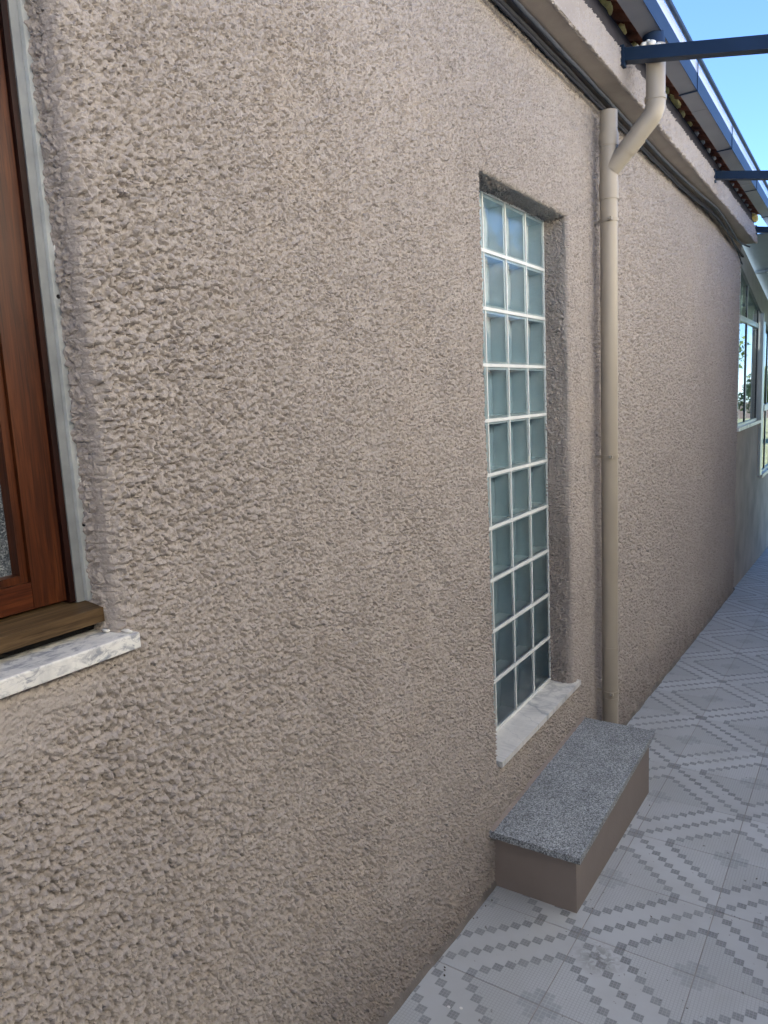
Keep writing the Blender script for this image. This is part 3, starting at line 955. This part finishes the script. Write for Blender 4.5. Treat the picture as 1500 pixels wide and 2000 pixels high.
# elbow 45 degrees to vertical
pts = []
zc = 2.69 + d45 + 0.02
for k in range(9):
    a = R(45) * k / 8; Rr = 0.085
    pts.append((ux - Rr * (1 - math.cos(R(45) - a)), PY, zc - Rr * math.sin(R(45) - a) + 0.02))
st = Vector(pts[0]); pts = [tuple(st - Vector((0.048, 0, 0.048)))] + pts + [(ux, PY, pts[-1][2] + 0.012)]
tube('elbow', pts, PR + .0030, M['pipe'], pipe, 36)
ze = pts[-1][2]
collar(ux, PY, ze - .004, ze + 0.012, PR + .0065)
tube('upper_pipe', [(ux, PY, ze), (ux, PY, 3.146)], PR + .0012, M['pipe'], pipe, 36)
for zc_, off_ in ((2.494, 0), (1.452, 0), (0.309, 0)):
    z0 = zc_ - 0.012
    b_ = bpy.data.objects.new('clamp', None); link(b_, pipe)
    mesh = bmesh.new()
    add_tube(mesh, [(PX, PY, z0), (PX, PY, z0 + .013)], PR + .0035, 36)
    add_box(mesh, PX + 0.010, PX + 0.026, PY - PR - 0.0135, PY - PR + .004, z0 - .001, z0 + .014)
    add_box(mesh, -0.01, PX - 0.02, PY - 0.006, PY + 0.006, z0 + .001, z0 + .012)
    bpy.data.objects.remove(b_)
    cl = bm_obj('clamp', mesh, M['pipe'], pipe)
    bm = bmesh.new(); add_tube(bm, [(PX + .017, PY - PR - .0205, z0 + .0065), (PX + .017, PY - PR - .0130, z0 + .0065)], 0.0042, 10)
    bm_obj('screw', bm, M['screw'], cl, loc=None)
collar(PX, PY, 0.512, 0.530, PR + .0022)
collar(PX, PY, 0.255, 0.275, PR + .0022)

# ------------------------------------------------------------------ gutter
gut = thing('gutter', 'blue grey metal gutter with pale upper flashing along the tiled eaves', 'gutter', (0.25, 3.0, 3.19))
GX0, GX1 = 0.207, 0.289
bm = bmesh.new()
ya, yb = WY0, 9.4
def plate(bm, x0, x1, z0, z1, y0=ya, y1=yb, mi=0): add_box(bm, x0, x1, y0, y1, z0, z1, mi)
plate(bm, GX0, GX1 - .002, 3.190, 3.192, mi=1)
plate(bm, GX0, GX0 + .002, 3.1925, 3.216, mi=1)
plate(bm, GX1 - .002, GX1, 3.188, 3.268, mi=0)
bm_obj('channel', bm, [M['gutter'], M['gutter_under']], gut)
bm = bmesh.new(); plate(bm, GX1 - .006, GX1 - .004, 3.2685, 3.322)
bm_obj('flashing', bm, M['flashing'], gut)
bm = bmesh.new(); add_tube(bm, [(GX1 + .006, ya, 3.334), (GX1 + .006, yb, 3.334)], 0.0115, 10)
bm_obj('rail', bm, M['gutter'], gut)
for y in (1.6, 2.85, 4.12, 5.22, 6.42, 7.5):
    bm = bmesh.new(); add_box(bm, GX0 - .004, GX1 + .0035, y, y + 0.012, 3.1845, 3.1878); add_box(bm, GX1 + .0005, GX1 + .0035, y, y + .012, 3.188, 3.336)
    bm_obj('bracket', bm, M['gutter'], gut)
for y in (2.52, 4.42, 6.2):
    bm = bmesh.new(); add_box(bm, GX0 - .001, GX1 - .0025, y, y + 0.05, 3.1885, 3.1898)
    bm_obj('joint_sleeve', bm, M['gutter_under'], gut)
tube('outlet', [(0.258, PY, 3.140), (0.252, PY, 3.189)], [PR + .003, PR + .006], M['gutter'], gut, 24)
tagm = thing('mortar_rubble', 'crumbs of pale mortar and foam lying where the pipe meets the gutter', 'rubble', (0.26, 3.36, 3.19))
for k, (x, y, z, r) in enumerate(((0.205, 3.325, 3.128, .010), (0.232, 3.318, 3.126, .015), (0.262, 3.322, 3.124, .018), (0.285, 3.33, 3.116, .011), (0.246, 3.33, 3.138, .012))):
    blob('crumb', M['foam_pale'], tagm, (x, y, z + .005), (r, r * 1.1, r * .7), 400 + k, 2)

# ------------------------------------------------------------------ cables under the beam
def cable(path, r, m, label):
    pts = []
    for (y, x, z) in path: pts.append(Vector((x, y, z)))
    out = []
    for a, b_ in zip(pts, pts[1:]):
        k = max(2, int((b_ - a).length / 0.10))
        for i in range(k): out.append(a.lerp(b_, i / k))
    out.append(pts[-1])
    for i in range(3):                           # relax the corners
        out = [out[0]] + [(out[j - 1] + out[j] * 2 + out[j + 1]) / 4 for j in range(1, len(out) - 1)] + [out[-1]]
    for p in out: p.x += random.uniform(-.001, .001); p.z += random.uniform(-.0015, .0015)
    bm = bmesh.new(); add_tube(bm, out, r, 8)
    return tag(bm_obj('cable', bm, m, None, smooth=True), label, 'cable', 'cables under the ring beam')
cable([(-3.6, .022, 2.992), (2.5, .022, 2.992), (3.3, .022, 2.99), (3.45, .02, 2.985), (4.6, .022, 2.985), (5.2, .03, 2.982), (5.9, .055, 2.990), (6.6, .05, 2.985), (7.2, .03, 2.955), (7.55, .022, 2.94), (7.86, .02, 2.93)],
      .0095, M['cable'], 'thick dark cable lying against the wall below the beam soffit')
cable([(-3.6, .052, 3.002), (2.5, .052, 3.002), (3.6, .052, 2.998), (4.7, .055, 2.998), (5.3, .075, 2.994), (6.0, .10, 3.000), (6.7, .075, 2.99), (7.3, .05, 2.975), (7.7, .09, 2.985)],
      .0075, M['cable_pale'], 'thinner grey cable running outermost under the soffit and sagging at its far end')
cable([(-3.6, .030, 2.968), (2.4, .030, 2.968), (3.3, .030, 2.966), (4.9, .028, 2.966), (5.4, .045, 2.965), (6.1, .07, 2.972), (6.8, .05, 2.96), (7.4, .03, 2.925), (7.83, .016, 2.86)],
      .0050, M['cable'], 'thin grey cable hanging lowest in the bundle along the wall top')

# ------------------------------------------------------------------ steel beams spanning the alley
def steel_beam(y, label):
    t = thing('steel_beam', label, 'beam', (BX, y, 3.10), 'steel beams crossing the alley')
    x1 = 2.165; zt0 = 3.140; sl = -0.198
    bm = bmesh.new(); vs = add_box(bm, BX - .03, x1, y, y + .05, 0, 1)
    for v in vs: v.co.z = zt0 + sl * (v.co.x - BX) - (0 if v.co.z > .5 else .050)
    bm_obj('hollow_section', bm, M['steel'], t, bevel=0.003)
    bm = bmesh.new(); vs = add_box(bm, BX - .02, BX + .012, y - .012, y + .030, zt0 - .072, zt0 + .006)
    bm_obj('bearing_plate', bm, M['steel'], t, bevel=0.002)
steel_beam(3.300, 'blue grey steel beam nearest the camera, passing above the pipe elbow')
steel_beam(5.470, 'blue grey steel beam in the middle, let into the roughcast beam face')
steel_beam(7.600, 'blue grey steel beam at the far end, just before the canopy')

# ------------------------------------------------------------------ annex beyond the house
ann = thing('annex', 'plain grey cement annex with pale aluminium windows beyond the house corner', 'annex', (0, 9.5, gz(9.5)))
AX = -0.008
def hz(y): return 2.827 - 0.19 * (y - 7.89)      # sloping window head
def ct(y): return 2.975 - 0.14 * (y - 7.86)      # top of the band
A0, A1 = WY1 - 0.03, 11.6
bm = bmesh.new()
add_box(bm, -0.2, AX, A0, 9.36, -0.62, 1.29)
add_box(bm, -0.2, AX, 9.36, 9.80, -0.66, 1.29)
add_box(bm, -0.2, AX + .0, 9.80, A1, -0.7, 0.62)
add_box(bm, -0.2, AX, 10.9, A1, 0.62, 2.2)
bm_obj('wall', bm, M['annex'], ann)
bm = bmesh.new()
vs = add_box(bm, -0.2, AX + .02, A0, A1, 0, 1)
for v in vs: v.co.z = ct(v.co.y) + .05 if v.co.z > .5 else hz(v.co.y)
bm_obj('lintel', bm, M['band'], ann)
box('annex_back', -1.6, -1.5, A0, A1, -0.7, 3.0, M['dark_room'], ann)
box('annex_end', -1.6, -0.2, A1 - .1, A1, -0.7, 2.6, M['annex'], ann)
def far_window(y0, y1, z0, mull, panes_top, tr=True):
    w = bpy.data.objects.new('window', None); link(w, ann)
    def slanted(nm, ya_, yb_, x0, x1, zb2, m, bev=0):
        bm = bmesh.new(); vs = add_box(bm, x0, x1, ya_, yb_, 0, 1)
        for v in vs: v.co.z = hz(v.co.y) - .001 if v.co.z > .5 else zb2
        return bm_obj(nm, bm, m, w, bevel=bev)
    slanted('frame', y0, y0 + .03, -0.06, 0.0, z0 + .03, M['alu'])
    slanted('frame', y1 - .03, y1, -0.06, 0.0, z0 + .03, M['alu'])
    for my in mull:
        slanted('mullion', my, my + .028, -0.06, -0.002, z0 + .03, M['alu'])
        slanted('seal', my - .006, my - .0005, -0.05, -0.0045, z0 + .03, M['alu_dark'])
    slanted('seal', y1 - .037, y1 - .0305, -0.05, -0.0045, z0 + .03, M['alu_dark'])
    slanted('seal', y0 + .0305, y0 + .037, -0.05, -0.011, z0 + .03, M['alu_dark'])
    box('frame', -0.06, 0.004, y0, y1, z0, z0 + .0295, M['alu'], w)
    if tr: box('transom', -0.055, 0.006, y0 + .031, y1 - .031, 2.352, 2.402, M['alu'], w)
    slanted('pane', y0 + .038, y1 - .04, -0.016, -0.012, z0 + .031, M['wglass'])
    box('pane_brightener', -0.095, -0.090, y0 + .02, y1 - .02, z0 + .02, hz(y1) - .02, M['pane_brightener'], w)  # pale sheet added behind the glass to lift the panes' brightness
    return w
w1 = far_window(7.86, 9.36, 1.33, (8.42,), True)
box('window_sill', -0.10, 0.024, 7.84, 9.62, 1.292, 1.3295, M['marble'], ann, 0.002)
box('post', -0.06, 0.045, 9.37, 9.44, 1.331, 2.52, M['alu'], ann, 0.002)
w2 = far_window(9.82, 10.9, 0.66, (10.3,), False, False)
box('transom', -0.055, 0.03, 9.82, 10.9, 1.42, 1.49, M['alu'], ann, 0.002)
box('post', -0.06, 0.02, 9.62, 9.815, 0.662, 2.45, M['alu'], ann, 0.002)
box('window_sill', -0.10, 0.035, 9.78, 10.95, 0.622, 0.6595, M['marble'], ann, 0.002)

# canopy sloping down beyond the last beam
can = thing('canopy', 'blue grey canopy sheet sloping down over the far end of the alley', 'canopy', (0.9, 9.5, 2.6))
bm = bmesh.new(); vs = add_box(bm, -0.05, 1.9, 7.74, 11.4, 0, 1)
for v in vs: v.co.z = 3.085 - 0.14 * (v.co.y - 7.74) + (0.012 if v.co.z > .5 else 0)
bm_obj('sheet', bm, M['canopy'], can)
for y in (8.9, 10.3):
    bm = bmesh.new(); vs = add_box(bm, -0.0, 1.9, y, y + .04, 0, 1)
    for v in vs: v.co.z = 3.085 - 0.14 * (v.co.y - 7.74) - (0.001 if v.co.z > .5 else 0.026)
    bm_obj('batten', bm, M['canopy'], can)
for y in (7.8, 11.2):
    box('post', 1.84, 1.88, y, y + .04, gz(y) - .02, 3.05 - 0.14 * (y - 7.74), M['steel'], can)

# ------------------------------------------------------------------ boundary wall across the alley (unseen, sized so its sunlit upper half bounces light)
bw = thing('boundary_wall', 'cream rendered boundary wall with concrete coping across the alley', 'wall', (2.95, 4, 0))
bm = bmesh.new(); vs = add_box(bm, 2.16, 2.32, -3.6, 11.5, 0, 1)
for v in vs: v.co.z = 3.3 if v.co.z > .5 else -0.7
bm_obj('wall_face', bm, M['nb'], bw)
k = 0
while -3.6 + k * 0.95 < 11.5:
    y0 = -3.6 + k * 0.95; y1 = min(y0 + 0.942, 11.5)
    box('coping_stone', 2.12, 2.36, y0, y1, 3.302, 3.352, M['coping'], bw, 0.006); k += 1
box('bounce_absorber', 2.145, 2.159, -3.6, 11.49, -0.69, 2.1, M['bounce_absorber'], bw, 0.003)  # added out of view to cut bounce onto the lower house wall
box('reflection_absorber', 2.143, 2.1585, 6.0, 11.49, 2.101, 3.298, M['bounce_absorber'], bw, 0.003)  # added out of view to darken what the glass blocks reflect
# plot wall behind the photographer
bw2 = thing('garden_wall', 'cream rendered wall closing the alley behind the photographer', 'wall', (1.4, -3.7, 0))
box('wall_face', -6.2, 2.158, -3.8, -3.64, -0.2, 3.0, M['nb'], bw2)
box('coping_stone', -6.2, 2.115, -3.83, -3.61, 3.002, 3.05, M['coping'], bw2, 0.006)

# ------------------------------------------------------------------ garden at the end of the alley (mirrored in the far windows)
bm = bmesh.new()
n = 24
vv = [[bm.verts.new((-14 + 34 * i / n, 11.62 + 42 * j / n, gz(11.6) + 0.01 + 0.05 * math.sin(i * 1.7) * math.cos(j * 1.1))) for i in range(n + 1)] for j in range(n + 1)]
for j in range(n):
    for i in range(n): bm.faces.new((vv[j][i], vv[j][i + 1], vv[j + 1][i + 1], vv[j + 1][i]))
structure(bm_obj('lawn', bm, M['lawn'], smooth=True))
def plant(name, label, cat, x, y, trunk_h, r, rz, nleaf, m, seed, group):
    base = gz(11.6)
    t = thing(name, label, cat, (x, y, base), group)
    rr = random.Random(seed); nr = np.random.default_rng(seed)
    bm = bmesh.new()
    top = Vector((x + rr.uniform(-.2, .2), y, base + trunk_h + rz * 0.5))
    add_tube(bm, [(x, y, base - .05), (x + .04, y, base + trunk_h * .6), tuple(top)], [0.05 + r * .06, 0.04 + r * .04, 0.03], 8)
    limbs = []
    for k in range(6):
        a = k * 1.05 + rr.uniform(-.3, .3); e = rr.uniform(.4, .9)
        p = Vector((x, y, base + trunk_h * .75)); q = p + Vector((math.cos(a) * r * .6, math.sin(a) * r * .6, rz * e))
        add_tube(bm, [tuple(p), tuple(p.lerp(q, .5) + Vector((0, 0, .1))), tuple(q)], [.03 + r * .02, .02 + r * .01, .012], 6); limbs.append(q)
    bm_obj('trunk', bm, M['bark'], t)
    cl = [np.array(q) for q in limbs] + [np.array((x + nr.normal() * r * .4, y + nr.normal() * r * .4, base + trunk_h + rz * nr.uniform(.2, 1.1))) for _ in range(12)]
    cl = np.array(cl)
    idx = nr.integers(0, len(cl), nleaf)
    d = nr.normal(size=(nleaf, 3)); d /= np.linalg.norm(d, axis=1)[:, None]
    c = cl[idx] + d * (nr.uniform(.35, 1, nleaf)[:, None] ** .5) * np.array([r * .48, r * .48, rz * .36])
    s = nr.uniform(.04, .085, nleaf)[:, None] * (1 + r * .2)
    u = nr.normal(size=(nleaf, 3)); u /= np.linalg.norm(u, axis=1)[:, None]
    w = np.cross(u, nr.normal(size=(nleaf, 3))); w /= np.linalg.norm(w, axis=1)[:, None]
    V = np.stack([c - u * s, c + w * s * .45, c + u * s, c - w * s * .45], 1).reshape(-1, 3)
    F = np.arange(nleaf * 4).reshape(-1, 4)
    mesh_obj('crown', build_mesh('crown', V, F, [m], False), t)
plant('garden_tree', 'broad leafy tree standing at the far right of the garden', 'tree', 5.2, 27, 1.6, 2.0, 2.6, 9000, M['leaf'], 1, 'garden trees')
plant('garden_tree', 'rounded tree in the middle of the garden behind the shrubs', 'tree', 2.4, 38, 1.0, 1.7, 1.6, 9000, M['leaf'], 2, 'garden trees')
plant('garden_tree', 'tall tree at the left edge of the garden', 'tree', -3.5, 31, 2.0, 2.2, 3.4, 9000, M['leaf'], 3, 'garden trees')
for k, (x, y) in enumerate(((-0.4, 21), (4.4, 21), (5.6, 24.5), (-2.2, 23.5), (7.4, 23))):
    plant('garden_shrub', ('low shrub nearest the left side of the alley axis', 'low shrub well right of the alley axis', 'low shrub under the broad tree', 'low shrub set back at the far left', 'low shrub furthest right in the garden')[k],
          'shrub', x, y, 0.1, 0.8, 0.9, 2500, M['leaf2'], 20 + k, 'garden shrubs')

# ------------------------------------------------------------------ litter on the paving
V, F = [], []
for (x, y) in ((0.05, 1.72), (0.06, 1.70), (0.045, 1.73), (0.70, 1.95), (0.63, 2.03), (0.335, 3.05), (0.52, 2.30), (0.025, 2.06), (0.018, 1.98), (0.75, 2.42), (0.77, 2.44), (0.03, 2.10), (0.34, 2.24), (0.82, 2.7), (0.79, 2.71), (0.4, 2.5)):
    a = random.uniform(0, 3.1); s = random.uniform(.003, .007); k = len(V)
    for i in range(4):
        an = a + i * math.pi / 2; q = s * (1 if i % 2 else .45)
        V.append((x + q * math.cos(an), y + q * math.sin(an), gz(y) + .0012 + .002 * (i % 2)))
    F.append((k, k + 1, k + 2, k + 3))
o = mesh_obj('leaf_litter', build_mesh('leaf_litter', V, F, [M['debris']], False)); o['kind'] = 'stuff'; tag(o, 'scattered dark crumbs and dry leaf bits on the patterned paving', 'litter')
for (x, y), lb in (((0.16, 1.615), 'larger white paint drip on the paving near the wall foot'), ((0.128, 1.60), 'smaller white paint drip closest to the wall foot')):
    bm = bmesh.new(); bmesh.ops.create_uvsphere(bm, u_segments=10, v_segments=5, radius=0.006)
    for v in bm.verts: v.co = Vector((x + v.co.x, y + v.co.y * .8, gz(y) + .0008 + v.co.z * .15))
    tag(bm_obj('paint_drip', bm, M['dropping'], smooth=True), lb, 'paint drip', 'white drips on the paving')
